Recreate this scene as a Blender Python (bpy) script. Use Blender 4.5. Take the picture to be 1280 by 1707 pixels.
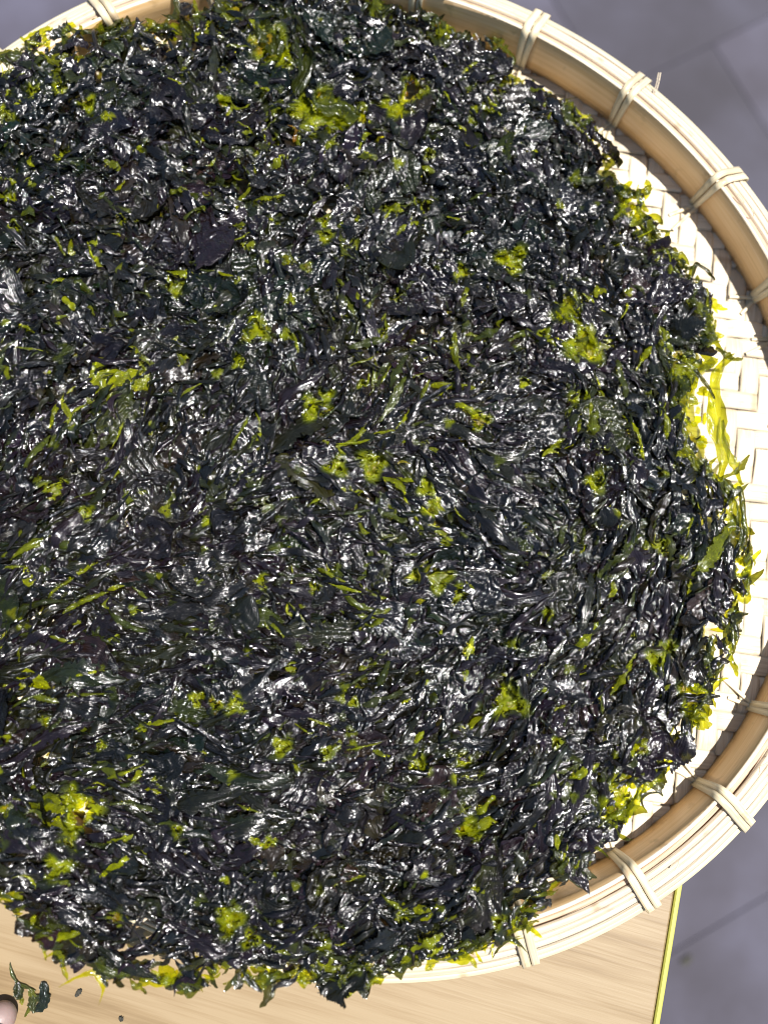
import bpy, math, random
import numpy as np
from mathutils import Matrix, Vector
random.seed(7); rng = np.random.default_rng(11)
for o in list(bpy.data.objects): bpy.data.objects.remove(o)
S = bpy.context.scene

# ------------------------------------------------------------------ camera
FPX = 1281.0
CP = (0.0111, -0.0842, 0.3704, 0.1219, -0.0199, -0.0179)
cx, cy, CH, pxr, pyr, rzr = CP
M3 = Matrix.Rotation(rzr, 3, 'Z') @ Matrix.Rotation(pyr, 3, 'Y') @ Matrix.Rotation(pxr, 3, 'X')
cam = bpy.data.cameras.new('camera'); camo = bpy.data.objects.new('camera', cam)
S.collection.objects.link(camo); S.camera = camo
mw = M3.to_4x4(); mw.translation = (cx, cy, CH); camo.matrix_world = mw
cam.sensor_fit = 'VERTICAL'; cam.sensor_height = 24.0; cam.lens = 24.0 * FPX / 1707.0
cam.clip_start = 0.01; cam.clip_end = 200
cam.dof.use_dof = True; cam.dof.focus_distance = 0.345; cam.dof.aperture_fstop = cam.lens / 8.0
cam.dof.aperture_blades = 0

# ------------------------------------------------------------------ world, sun, exposure
SUN_AZ = math.radians(8.0)       # measured from +X, towards +Y
SUN_EL = math.radians(71.0)
W = bpy.data.worlds.new('World'); S.world = W; W.use_nodes = True
nt = W.node_tree; bg = nt.nodes['Background']; sky = nt.nodes.new('ShaderNodeTexSky')
sky.sky_type = 'NISHITA'; sky.sun_disc = False; sky.sun_elevation = SUN_EL
sky.sun_rotation = math.pi / 2 - SUN_AZ
nt.links.new(sky.outputs[0], bg.inputs[0]); bg.inputs[1].default_value = 0.062
sl = bpy.data.lights.new('sun', 'SUN'); sl.energy = 5.0; sl.angle = math.radians(0.5); sl.color = (1, .97, .925)
so = bpy.data.objects.new('sun', sl); S.collection.objects.link(so)
sd = Vector((math.cos(SUN_EL) * math.cos(SUN_AZ), math.cos(SUN_EL) * math.sin(SUN_AZ), math.sin(SUN_EL)))
so.rotation_euler = sd.to_track_quat('Z', 'Y').to_euler(); so.location = sd * 3
S.view_settings.view_transform = 'Standard'; S.view_settings.look = 'None'
S.view_settings.exposure = 0.82; S.view_settings.gamma = 1.0; S.view_settings.use_curve_mapping = False
S.cycles.transparent_max_bounces = 24; S.cycles.max_bounces = 10; S.cycles.diffuse_bounces = 5
S.cycles.transmission_bounces = 6; S.cycles.glossy_bounces = 3; S.cycles.use_denoising = True; S.cycles.pixel_filter_type = 'BLACKMAN_HARRIS'; S.cycles.filter_width = 1.0
S.cycles.sample_clamp_indirect = 6

MN = np.array(M3); CN = np.array([cx, cy, CH])
def unproj(x, y, a=0.0, b=0.0, c=0.0):
    """photo pixel -> the point where its ray meets the plane z = a + b*X + c*Y"""
    d = MN @ np.array([(x - 640) / FPX, -(y - 853.5) / FPX, -1.0])
    k = (a + b * CN[0] + c * CN[1] - CN[2]) / (d[2] - b * d[0] - c * d[1])
    return CN + d * k

# ------------------------------------------------------------------ helpers
def link(o):
    S.collection.objects.link(o); return o
def tag(o, label=None, cat=None, group=None, kind=None):
    if label: o['label'] = label
    if cat: o['category'] = cat
    if group: o['group'] = group
    if kind: o['kind'] = kind
    return o
def empty(name, loc):
    o = link(bpy.data.objects.new(name, None)); o.location = loc; o.empty_display_size = .02
    return o
def mesh_np(name, V, F, mats, parent=None, uv=None, smooth=True, attrs=None, midx=None):
    """V (n,3) world coordinates, F (m,4) quads; uv (n,2) per vertex"""
    V = np.asarray(V, dtype=np.float64); F = np.asarray(F, dtype=np.int32)
    me = bpy.data.meshes.new(name)
    if parent is not None:
        V = V - np.array(world_loc(parent))
    n, m = len(V), len(F); k = F.shape[1]
    me.vertices.add(n); me.vertices.foreach_set('co', V.astype(np.float32).ravel())
    me.loops.add(m * k); me.loops.foreach_set('vertex_index', F.ravel())
    me.polygons.add(m); me.polygons.foreach_set('loop_start', np.arange(0, m * k, k, dtype=np.int32))
    me.polygons.foreach_set('loop_total', np.full(m, k, dtype=np.int32))
    me.update(calc_edges=True)
    me.polygons.foreach_set('use_smooth', np.full(m, smooth))
    if uv is not None:
        l = me.uv_layers.new(name='UVMap'); l.data.foreach_set('uv', np.asarray(uv, dtype=np.float32)[F.ravel()].ravel())
    for nm, (typ, arr) in (attrs or {}).items():
        a = me.attributes.new(nm, typ, 'POINT')
        a.data.foreach_set('color' if typ == 'FLOAT_COLOR' else 'value', np.asarray(arr, dtype=np.float32).ravel())
    for mt in mats: me.materials.append(mt)
    if midx is not None: me.polygons.foreach_set('material_index', np.asarray(midx, dtype=np.int32))
    me.validate(); me.update()
    o = link(bpy.data.objects.new(name, me))
    if parent is not None: o.parent = parent
    return o
def world_loc(o):
    p = Vector((0, 0, 0))
    while o is not None: p += o.location; o = o.parent
    return p
def grid_faces(nu, nv, closed_u=False, closed_v=False):
    U = nu if closed_u else nu - 1; Vn = nv if closed_v else nv - 1
    i, j = np.meshgrid(np.arange(U), np.arange(Vn), indexing='ij')
    i2 = (i + 1) % nu; j2 = (j + 1) % nv
    return np.stack([i * nv + j, i2 * nv + j, i2 * nv + j2, i * nv + j2], -1).reshape(-1, 4)

# ------------------------------------------------------------------ materials
def new_mat(name):
    m = bpy.data.materials.new(name); m.use_nodes = True
    n = m.node_tree.nodes; l = m.node_tree.links
    return m, n, l, n['Principled BSDF']
def N(n, t, **kw):
    x = n.new(t)
    for k, v in kw.items(): setattr(x, k, v)
    return x
def ramp(n, stops):
    r = n.new('ShaderNodeValToRGB'); e = r.color_ramp.elements
    e[0].position, e[0].color = stops[0][0], (*stops[0][1], 1); e[1].position, e[1].color = stops[-1][0], (*stops[-1][1], 1)
    for p, c in stops[1:-1]: q = e.new(p); q.color = (*c, 1)
    return r
def bamboo(name, c_dark, c_mid, c_light, rough=.45, along=35, across=900, bump=.25, spots=True):
    m, n, l, p = new_mat(name)
    uv = N(n, 'ShaderNodeUVMap'); mp = N(n, 'ShaderNodeMapping'); l.new(uv.outputs[0], mp.inputs[0])
    mp.inputs['Scale'].default_value = (along, across, 1)
    inf = N(n, 'ShaderNodeObjectInfo'); ad = N(n, 'ShaderNodeVectorMath', operation='SCALE')
    cb = N(n, 'ShaderNodeCombineXYZ'); l.new(inf.outputs['Random'], cb.inputs[0]); l.new(inf.outputs['Random'], cb.inputs[1])
    l.new(cb.outputs[0], ad.inputs[0]); ad.inputs['Scale'].default_value = 90
    a2 = N(n, 'ShaderNodeVectorMath', operation='ADD'); l.new(mp.outputs[0], a2.inputs[0]); l.new(ad.outputs[0], a2.inputs[1])
    nz = N(n, 'ShaderNodeTexNoise'); l.new(a2.outputs[0], nz.inputs[0]); nz.inputs['Scale'].default_value = 1; nz.inputs['Detail'].default_value = 5; nz.inputs['Roughness'].default_value = .65
    r = ramp(n, [(.28, c_dark), (.5, c_mid), (.72, c_light)]); l.new(nz.outputs[0], r.inputs[0])
    hs = N(n, 'ShaderNodeHueSaturation'); mr = N(n, 'ShaderNodeMapRange'); l.new(inf.outputs['Random'], mr.inputs[0])
    mr.inputs['To Min'].default_value = .78; mr.inputs['To Max'].default_value = 1.12
    l.new(mr.outputs[0], hs.inputs['Value']); l.new(r.outputs[0], hs.inputs['Color'])
    col = hs.outputs[0]
    if spots:   # small age stains
        g = N(n, 'ShaderNodeNewGeometry'); n3 = N(n, 'ShaderNodeTexNoise'); l.new(g.outputs['Position'], n3.inputs[0]); n3.inputs['Scale'].default_value = 120; n3.inputs['Detail'].default_value = 3
        r3 = ramp(n, [(.62, (0, 0, 0)), (.74, (1, 1, 1))]); l.new(n3.outputs[0], r3.inputs[0])
        mx = N(n, 'ShaderNodeMix', data_type='RGBA'); mx.inputs[7].default_value = (*[x * .72 for x in c_dark], 1)
        sc = N(n, 'ShaderNodeMath', operation='MULTIPLY'); sc.inputs[1].default_value = .55; l.new(r3.outputs[0], sc.inputs[0])
        l.new(sc.outputs[0], mx.inputs[0]); l.new(col, mx.inputs[6]); col = mx.outputs[2]
    # nodes: thin darker rings where the stem was jointed
    sx = N(n, 'ShaderNodeSeparateXYZ'); l.new(uv.outputs[0], sx.inputs[0])
    wv = N(n, 'ShaderNodeMath', operation='MULTIPLY_ADD'); l.new(sx.outputs[0], wv.inputs[0]); wv.inputs[1].default_value = 5.0
    sc2 = N(n, 'ShaderNodeMath', operation='MULTIPLY'); l.new(inf.outputs['Random'], sc2.inputs[0]); sc2.inputs[1].default_value = 57; l.new(sc2.outputs[0], wv.inputs[2])
    vo = N(n, 'ShaderNodeTexVoronoi', voronoi_dimensions='1D', feature='DISTANCE_TO_EDGE'); l.new(wv.outputs[0], vo.inputs['W']); vo.inputs['Scale'].default_value = 1
    nr = N(n, 'ShaderNodeMapRange'); l.new(vo.outputs['Distance'], nr.inputs[0]); nr.inputs['From Min'].default_value = .003; nr.inputs['From Max'].default_value = .012; nr.inputs['To Min'].default_value = .6; nr.inputs['To Max'].default_value = 0
    mn = N(n, 'ShaderNodeMix', data_type='RGBA'); mn.inputs[7].default_value = (.34, .22, .12, 1); l.new(nr.outputs[0], mn.inputs[0]); l.new(col, mn.inputs[6]); col = mn.outputs[2]
    l.new(col, p.inputs['Base Color']); p.inputs['Roughness'].default_value = rough
    b = N(n, 'ShaderNodeBump'); b.inputs['Strength'].default_value = bump; b.inputs['Distance'].default_value = .0006
    l.new(nz.outputs[0], b.inputs['Height']); l.new(b.outputs[0], p.inputs['Normal'])
    return m
M_hoop = bamboo('tan_bamboo_skin', (.64, .40, .17), (.76, .50, .24), (.82, .58, .33), .38, 18, 500, .15)
M_pale = bamboo('pale_split_bamboo', (.48, .37, .25), (.64, .54, .40), (.73, .65, .51), .55, 30, 1500, .6)
M_rind = bamboo('yellow_bamboo_rind', (.60, .50, .30), (.74, .66, .44), (.80, .73, .54), .32, 14, 600, .2)
M_brown = bamboo('raw_brown_bamboo', (.42, .28, .17), (.56, .40, .27), (.66, .50, .36), .6, 40, 900, .5)
M_weave = bamboo('woven_bamboo', (.44, .34, .22), (.61, .52, .38), (.72, .64, .50), .5, 30, 1100, .5)
M_lash = bamboo('lashing_cane', (.54, .41, .22), (.69, .58, .38), (.77, .69, .52), .35, 25, 1100, .3)

def seaweed_mat(name):
    m, n, l, p = new_mat(name)
    out = n['Material Output']
    at = N(n, 'ShaderNodeAttribute', attribute_name='tint'); th = N(n, 'ShaderNodeAttribute', attribute_name='thin')
    uv = N(n, 'ShaderNodeUVMap')
    # fine puckering of the dried film, stretched along each frond
    mp = N(n, 'ShaderNodeMapping'); mp.inputs['Scale'].default_value = (55, 420, 1); l.new(uv.outputs[0], mp.inputs[0])
    n1 = N(n, 'ShaderNodeTexNoise'); l.new(mp.outputs[0], n1.inputs[0]); n1.inputs['Scale'].default_value = 1; n1.inputs['Detail'].default_value = 2.5; n1.inputs['Distortion'].default_value = 1.6
    rd = N(n, 'ShaderNodeMath', operation='SUBTRACT'); l.new(n1.outputs[0], rd.inputs[0]); rd.inputs[1].default_value = .5
    ab = N(n, 'ShaderNodeMath', operation='ABSOLUTE'); l.new(rd.outputs[0], ab.inputs[0])
    g = N(n, 'ShaderNodeNewGeometry')
    b = N(n, 'ShaderNodeBump'); b.inputs['Strength'].default_value = .7; b.inputs['Distance'].default_value = .0013; b.invert = True
    l.new(ab.outputs[0], b.inputs['Height'])
    # blotches of thicker and thinner tissue
    n4 = N(n, 'ShaderNodeTexNoise'); l.new(g.outputs['Position'], n4.inputs[0]); n4.inputs['Scale'].default_value = 330; n4.inputs['Detail'].default_value = 4
    mr = N(n, 'ShaderNodeMapRange'); l.new(n4.outputs[0], mr.inputs[0]); mr.inputs['From Min'].default_value = .3; mr.inputs['From Max'].default_value = .7
    mr.inputs['To Min'].default_value = .55; mr.inputs['To Max'].default_value = 1.35
    vc = N(n, 'ShaderNodeVectorMath', operation='SCALE'); l.new(at.outputs['Color'], vc.inputs[0]); l.new(mr.outputs[0], vc.inputs['Scale'])
    l.new(vc.outputs[0], p.inputs['Base Color'])
    rr = N(n, 'ShaderNodeMapRange'); l.new(n4.outputs[0], rr.inputs[0]); rr.inputs['To Min'].default_value = .16; rr.inputs['To Max'].default_value = .36
    n5 = N(n, 'ShaderNodeTexNoise'); l.new(g.outputs['Position'], n5.inputs[0]); n5.inputs['Scale'].default_value = 55; n5.inputs['Detail'].default_value = 2
    dr = N(n, 'ShaderNodeMapRange'); l.new(n5.outputs[0], dr.inputs[0]); dr.inputs['From Min'].default_value = .45; dr.inputs['From Max'].default_value = .68; dr.inputs['To Max'].default_value = .22
    ra = N(n, 'ShaderNodeMath', operation='ADD'); l.new(rr.outputs[0], ra.inputs[0]); l.new(dr.outputs[0], ra.inputs[1]); l.new(ra.outputs[0], p.inputs['Roughness']); p.inputs['IOR'].default_value = 1.5; p.inputs['Specular IOR Level'].default_value = .22; p.inputs['Coat Weight'].default_value = 1.0; p.inputs['Coat Tint'].default_value = (1, 1, 1, 1); p.inputs['Coat IOR'].default_value = 1.65; p.inputs['Coat Roughness'].default_value = .115
    m7 = N(n, 'ShaderNodeMapping'); m7.inputs['Scale'].default_value = (380, 800, 1); l.new(uv.outputs[0], m7.inputs[0])
    n7 = N(n, 'ShaderNodeTexNoise'); l.new(m7.outputs[0], n7.inputs[0]); n7.inputs['Scale'].default_value = 1; n7.inputs['Detail'].default_value = 2; n7.inputs['Distortion'].default_value = 1.5
    b7 = N(n, 'ShaderNodeBump'); b7.inputs['Strength'].default_value = .30; b7.inputs['Distance'].default_value = .0009; l.new(n7.outputs[0], b7.inputs['Height']); l.new(b.outputs[0], b7.inputs['Normal'])
    l.new(b7.outputs[0], p.inputs['Coat Normal'])
    p.inputs['Specular Tint'].default_value = (.96, .92, 1, 1)
    l.new(b.outputs[0], p.inputs['Normal'])
    tr = N(n, 'ShaderNodeBsdfTranslucent'); v2 = N(n, 'ShaderNodeVectorMath', operation='SCALE'); l.new(vc.outputs[0], v2.inputs[0]); v2.inputs['Scale'].default_value = 1.3
    l.new(v2.outputs[0], tr.inputs[0]); l.new(b.outputs[0], tr.inputs['Normal'])
    m1 = N(n, 'ShaderNodeMixShader'); m1.inputs[0].default_value = .28; l.new(p.outputs[0], m1.inputs[1]); l.new(tr.outputs[0], m1.inputs[2])
    tp = N(n, 'ShaderNodeBsdfTransparent'); cm = N(n, 'ShaderNodeMix', data_type='RGBA')
    cm.inputs[6].default_value = (.05, .045, .015, 1); cm.inputs[7].default_value = (.82, .84, .03, 1)
    l.new(th.outputs['Fac'], cm.inputs[0]); l.new(cm.outputs[2], tp.inputs[0])
    fm = N(n, 'ShaderNodeMath', operation='MULTIPLY_ADD'); l.new(th.outputs['Fac'], fm.inputs[0]); fm.inputs[1].default_value = .70; fm.inputs[2].default_value = .06
    m2 = N(n, 'ShaderNodeMixShader'); l.new(fm.outputs[0], m2.inputs[0]); l.new(m1.outputs[0], m2.inputs[1]); l.new(tp.outputs[0], m2.inputs[2])
    l.new(m2.outputs[0], out.inputs['Surface'])
    return m
M_sea = seaweed_mat('dried_seaweed')

# ------------------------------------------------------------------ the setting: floor slabs
FZ = -0.42
def floor_mat():
    m, n, l, p = new_mat('grey_stone_floor')
    g = N(n, 'ShaderNodeNewGeometry'); a = N(n, 'ShaderNodeTexNoise'); l.new(g.outputs['Position'], a.inputs[0]); a.inputs['Scale'].default_value = 7; a.inputs['Detail'].default_value = 7; a.inputs['Roughness'].default_value = .6
    r = ramp(n, [(.33, (.026, .022, .031)), (.5, (.039, .035, .050)), (.68, (.056, .053, .077))]); l.new(a.outputs[0], r.inputs[0])
    inf = N(n, 'ShaderNodeObjectInfo'); mr = N(n, 'ShaderNodeMapRange'); l.new(inf.outputs['Random'], mr.inputs[0]); mr.inputs['To Min'].default_value = .72; mr.inputs['To Max'].default_value = 1.38
    hs = N(n, 'ShaderNodeHueSaturation'); l.new(mr.outputs[0], hs.inputs['Value']); l.new(r.outputs[0], hs.inputs['Color'])
    l.new(hs.outputs[0], p.inputs['Base Color']); p.inputs['Roughness'].default_value = .75
    b = N(n, 'ShaderNodeBump'); b.inputs['Strength'].default_value = .3; b.inputs['Distance'].default_value = .003; l.new(a.outputs[0], b.inputs['Height']); l.new(b.outputs[0], p.inputs['Normal'])
    return m
M_floor = floor_mat()
s_ = 40.0
floor = mesh_np('floor', [(-s_, -s_, FZ - .0018), (s_, -s_, FZ - .0018), (s_, s_, FZ - .0018), (-s_, s_, FZ - .0018)], [(0, 1, 2, 3)], [M_floor], smooth=False)
tag(floor, kind='structure')
def slab_mesh(w, d, h, bev):
    x, y = w / 2, d / 2
    V = []
    for z, k in ((-h, 0), (-bev, 0), (0, bev)):
        V += [(-x + k, -y + k, z), (x - k, -y + k, z), (x - k, y - k, z), (-x + k, y - k, z)]
    F = [(8, 9, 10, 11)]
    for a in (0, 4):
        for i in range(4): F.append((a + i, a + (i + 1) % 4, a + 4 + (i + 1) % 4, a + 4 + i))
    return V, F
V, F = slab_mesh(.2693, .2693, .0015, .0005)
sm = bpy.data.meshes.new('floor_slab'); sm.from_pydata(V, [], F); sm.materials.append(M_floor)
rot = math.radians(-63)
for i in range(-7, 8):
    for j in range(-7, 8):
        o = link(bpy.data.objects.new('floor_slab', sm)); o.parent = floor
        x = i * .27 + .11; y = j * .27 + .07 + (.135 if i % 2 else 0)
        o.location = (x * math.cos(rot) - y * math.sin(rot), x * math.sin(rot) + y * math.cos(rot), FZ + random.uniform(-.0001, .0002))
        o.rotation_euler = (0, 0, rot)

# ------------------------------------------------------------------ table with a yellow-green edge band
TZ = -0.0045
e1 = unproj(1099, 1707, TZ); e0 = unproj(1136, 1480, TZ)
ed = (e0 - e1); ed[2] = 0; ed /= np.linalg.norm(ed)           # along the edge, away from the viewer
ex = np.array([ed[1], -ed[0], 0])                              # outwards, to the right
back = 0.05
k = (back - e1[1]) / ed[1]; corner = e1 + ed * k
table = empty('wooden_table', tuple(corner - np.array([0, 0, corner[2]]) + np.array([0, 0, FZ])))
tag(table, 'light wooden table with a yellow green edge strip under the bamboo tray', 'table')
def table_mat():
    m, n, l, p = new_mat('light_wood_laminate')
    uv = N(n, 'ShaderNodeUVMap')
    def noise(sc, sx, sy, det, dist=0):
        mp = N(n, 'ShaderNodeMapping'); mp.inputs['Scale'].default_value = (sx, sy, 1); l.new(uv.outputs[0], mp.inputs[0])
        z = N(n, 'ShaderNodeTexNoise'); l.new(mp.outputs[0], z.inputs[0]); z.inputs['Scale'].default_value = sc; z.inputs['Detail'].default_value = det; z.inputs['Distortion'].default_value = dist
        return z
    a = noise(1, 9, 130, 5, .4); b = noise(1, 3, 22, 3, .6); c = noise(1, 30, 700, 3)
    r = ramp(n, [(.28, (.185, .125, .062)), (.48, (.235, .166, .088)), (.72, (.275, .203, .116))]); 
    mx = N(n, 'ShaderNodeMix', data_type='FLOAT'); mx.inputs[0].default_value = .5; l.new(a.outputs[0], mx.inputs[2]); l.new(b.outputs[0], mx.inputs[3])
    mx2 = N(n, 'ShaderNodeMix', data_type='FLOAT'); mx2.inputs[0].default_value = .22; l.new(mx.outputs[0], mx2.inputs[2]); l.new(c.outputs[0], mx2.inputs[3])
    mr = N(n, 'ShaderNodeMapRange'); l.new(mx2.outputs[0], mr.inputs[0]); mr.inputs['From Min'].default_value = .32; mr.inputs['From Max'].default_value = .68
    l.new(mr.outputs[0], r.inputs[0]); l.new(r.outputs[0], p.inputs['Base Color']); p.inputs['Roughness'].default_value = .42
    bm = N(n, 'ShaderNodeBump'); bm.inputs['Strength'].default_value = .12; bm.inputs['Distance'].default_value = .0005; l.new(c.outputs[0], bm.inputs['Height']); l.new(bm.outputs[0], p.inputs['Normal'])
    return m
def plain(name, c, rough, var=.15, scale=60):
    m, n, l, p = new_mat(name)
    g = N(n, 'ShaderNodeNewGeometry'); a = N(n, 'ShaderNodeTexNoise'); l.new(g.outputs['Position'], a.inputs[0]); a.inputs['Scale'].default_value = scale; a.inputs['Detail'].default_value = 4
    r = ramp(n, [(.3, tuple(x * (1 - var) for x in c)), (.7, tuple(min(1, x * (1 + var)) for x in c))]); l.new(a.outputs[0], r.inputs[0])
    l.new(r.outputs[0], p.inputs['Base Color']); p.inputs['Roughness'].default_value = rough
    return m
M_table = table_mat(); M_band = plain('yellow_green_edging', (.40, .385, .07), .4, .1)
M_leg = plain('table_leg_wood', (.42, .29, .17), .5)
TW, TD = .95, .60
def box(name, c0, ux, uy, sx, sy, z0, z1, mat, parent, bev=.0012):
    """box from corner c0 along ux (length sx) and uy (length sy), small bevelled top; UV in metres"""
    c0 = np.array([c0[0], c0[1], 0]); V = []; UV = []
    for z, q in ((z0, 0), (z1 - bev, 0), (z1, bev)):
        for (a, b) in ((q, q), (sx - q, q), (sx - q, sy - q), (q, sy - q)):
            V.append(c0 + ux * a + uy * b + np.array([0, 0, z])); UV.append((a, b))
    F = [(8, 9, 10, 11), (3, 2, 1, 0)]
    for a in (0, 4):
        for i in range(4): F.append((a + i, a + (i + 1) % 4, a + 4 + (i + 1) % 4, a + 4 + i))
    return mesh_np(name, V, F, [mat], parent, uv=UV, smooth=False)
bw = .0028
# ux points left (into the table), uy points to the viewer
cT = corner - ex * bw
box('tabletop', cT, -ed, -ex, TD, TW, TZ - .018, TZ, M_table, table)
tt = table.children[-1] if table.children else None
# grain runs across, away from the band: swap the UV so that x follows -ex
for o in table.children:
    if o.name.startswith('tabletop'):
        l = o.data.uv_layers[0]
        a = np.zeros(len(l.data) * 2, dtype=np.float32); l.data.foreach_get('uv', a); a = a.reshape(-1, 2)[:, ::-1].copy()
        ca, sa = math.cos(.06), math.sin(.06)
        a = np.stack([a[:, 0] * ca - a[:, 1] * sa, a[:, 0] * sa + a[:, 1] * ca], 1)
        l.data.foreach_set('uv', a.astype(np.float32).ravel())
box('edge_band', corner, -ed, -ex, TD, bw - .0001, TZ - .0185, TZ + .0004, M_band, table, .0006)
for a, b in ((.03, .04), (TD - .07, .04), (.03, TW - .08), (TD - .07, TW - .08)):
    box('leg', corner - ed * a - ex * b, -ed, -ex, .04, .04, FZ, TZ - .0182, M_leg, table)

# ------------------------------------------------------------------ bamboo tray
R0, HH, DI, WO, HO = .225, .0235, .0006, .0237, .0130
EL, EA = .0435, -.7862
ca, sa = math.cos(EA), math.sin(EA)
def ring(r, t, z):
    x = r * (1 + EL) * np.cos(t - EA); y = r * (1 - EL) * np.sin(t - EA)
    return np.stack(np.broadcast_arrays(x * ca - y * sa, x * sa + y * ca, z), -1)
tray = empty('bamboo_tray', (0, 0, TZ))
tag(tray, 'round woven bamboo winnowing tray with a thick cane lashed rim on the table', 'tray')
def wob(t, seed, amp, n=(3, 5, 9, 14)):
    r = np.random.default_rng(seed); y = np.zeros_like(t)
    for k in n: y += r.normal() / k ** .5 * np.sin(k * t + r.uniform(0, 6.28))
    return amp * y
def hoop(name, prof, mat, nt_=360, seed=0, amp=.0002, t0=0, t1=2 * math.pi, midx=None, mats=None, taper=None):
    """sweep a closed (dr, z) profile round the tray"""
    closed = abs(t1 - t0 - 2 * math.pi) < 1e-6
    t = np.linspace(t0, t1, nt_, endpoint=not closed); P = np.array(prof)
    npf = len(P); c = P.mean(0)
    wr = wob(t, seed, amp); wz = wob(t, seed + 50, amp * .8)
    sc = np.ones_like(t)
    if taper is not None: sc = np.clip(np.minimum((t - t0), (t1 - t)) / taper, .15, 1)
    rr = R0 + c[0] + (P[None, :, 0] - c[0]) * sc[:, None] + wr[:, None]
    zz = c[1] + (P[None, :, 1] - c[1]) * sc[:, None] + wz[:, None]
    V = ring(rr, t[:, None] + 0 * rr, zz).reshape(-1, 3)
    per = np.concatenate([[0], np.cumsum(np.hypot(*np.diff(P, axis=0).T))])
    UV = np.stack(np.broadcast_arrays(t[:, None] * R0, per[None, :] + seed * .013), -1).reshape(-1, 2)
    Fq = grid_faces(nt_, npf, closed, True)
    mi = None
    if midx is not None: mi = np.tile(np.array(midx), nt_ if closed else nt_ - 1)
    return mesh_np(name, V, Fq, mats or [mat], tray, uv=UV, smooth=True, midx=mi)
def rrect(w, h, ang, cxx, czz, b=.28):
    """rounded bar section, w wide, h thick, tilted by ang (down to the outside)"""
    q = min(w, h) * b; pts = []
    for sx, sy in ((1, -1), (1, 1), (-1, 1), (-1, -1)):
        a = [(sx * (w / 2), sy * (h / 2 - q)), (sx * (w / 2 - q * .3), sy * (h / 2 - q * .3)), (sx * (w / 2 - q), sy * (h / 2))]
        if sx * sy > 0: pts += a
        else: pts += a[::-1]
    return [(cxx + x * math.cos(ang) + y * math.sin(ang), czz - x * math.sin(ang) + y * math.cos(ang)) for x, y in pts]
# inner hoop: tall flat band, cut edge pale on top
b_ = .0004; IT = .0024
prof = [(IT, -.003), (IT, HH - b_), (IT - b_, HH), (DI + b_, HH), (DI, HH - b_), (DI * .7, HH * .66), (DI * .3, HH * .33), (0, -.003)]
hoop('inner_hoop', prof, None, 420, 1, .00018, midx=[1, 1, 1, 1, 0, 0, 0, 1], mats=[M_hoop, M_pale])
# the gap and the raw edge of the woven base standing behind the inner hoop
hoop('woven_edge', rrect(.0022, .0150, 0, .0046, HH - .0098), M_brown, 420, 2, .00035)
# rim splits laid side by side, falling to the outside
slope = math.atan2(HO - .001, WO - .0062); n_s = 5
xs = np.linspace(.0062, WO, n_s + 1)
for i in range(n_s):
    xc = (xs[i] + xs[i + 1]) / 2; zc = HH - .0016 - (xc - .0062) * math.tan(slope) - .0006
    wd = (xs[i + 1] - xs[i]) / math.cos(slope) - .0010
    hoop('rim_split', rrect(wd, .0024, slope, xc, zc + (.00035 if i % 2 else -.00025)), M_rind if i in (n_s - 1,) else M_pale, 420, 10 + i, .00022)
# outer hoop standing below the splits
hoop('outer_hoop', rrect(.0022, HH - HO - .003 + .0035, 0, WO - .0032, (HH - HO - .006) / 2 + .0005 ), M_rind, 420, 30, .0002)
hoop('base_hoop', rrect(.0120, .0022, 0, .0135, -.0025), M_brown, 300, 31, .0002)

# woven base: every split is a part
WR = math.radians(-8.0); PITCH = .0092; n_h = 27
wa, wb = math.cos(WR), math.sin(WR)
def in_half(off):
    """half length of a chord of the tray ellipse at offset off in the weave frame (numeric)"""
    return None
tt_ = np.linspace(0, 2 * np.pi, 2000); E = ring(R0 + .0012, tt_, 0.0)
EU = E[:, 0] * wa + E[:, 1] * wb; EV = -E[:, 0] * wb + E[:, 1] * wa
def chord(coord_a, coord_b, off):
    m = np.abs(coord_a - off) < .0016
    if m.sum() < 2: return None
    return coord_b[m].min(), coord_b[m].max()
for d in (0, 1):
    for i in range(-n_h, n_h + 1):
        off = (i + .5) * PITCH
        ch = chord(EV if d == 0 else EU, EU if d == 0 else EV, off)
        if ch is None or ch[1] - ch[0] < .01: continue
        lo, hi = ch; rs = np.random.default_rng(1000 + d * 200 + i + 60)
        s = np.arange(lo, hi, PITCH / 3); s = np.append(s, hi)
        j = s / PITCH - .5
        # 2/2 twill turned into a herringbone every eight splits
        jj = np.round(j).astype(int)
        a, c = (i, jj) if d == 0 else (jj, i)
        ph = (a + np.where((c // 8) % 2 == 0, c, -c)) % 4
        up = (ph < 2) if d == 0 else (ph >= 2)
        z = np.where(up, .0011, -.0011)
        z = np.convolve(np.pad(z, 1, mode='edge'), [.22, .56, .22], 'valid') + wob(s * 20, 40 + i + d * 70, .0001)
        w = PITCH * rs.uniform(.965, .998) / 2; o_ = off + wob(s * 12, 400 + i + d * 70, .0004) + rs.normal() * .0002
        V = []; UV = []
        prf = ((-w, -.0003), (-w, .0001), (-w * .7, .00035), (w * .7, .00035), (w, .0001), (w, -.0003))
        for pq, zq in prf:
            u, v = (s, o_ + pq) if d == 0 else (o_ + pq, s)
            V.append(np.stack([u * wa - v * wb, u * wb + v * wa, z + zq - .0004], 1)); UV.append(np.stack([s, np.full_like(s, off * 3 + pq)], 1))
        V = np.stack(V, 1).reshape(-1, 3); UV = np.stack(UV, 1).reshape(-1, 2)
        mesh_np('woven_split', V, grid_faces(len(s), len(prf)), [M_weave], tray, uv=UV)

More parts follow.
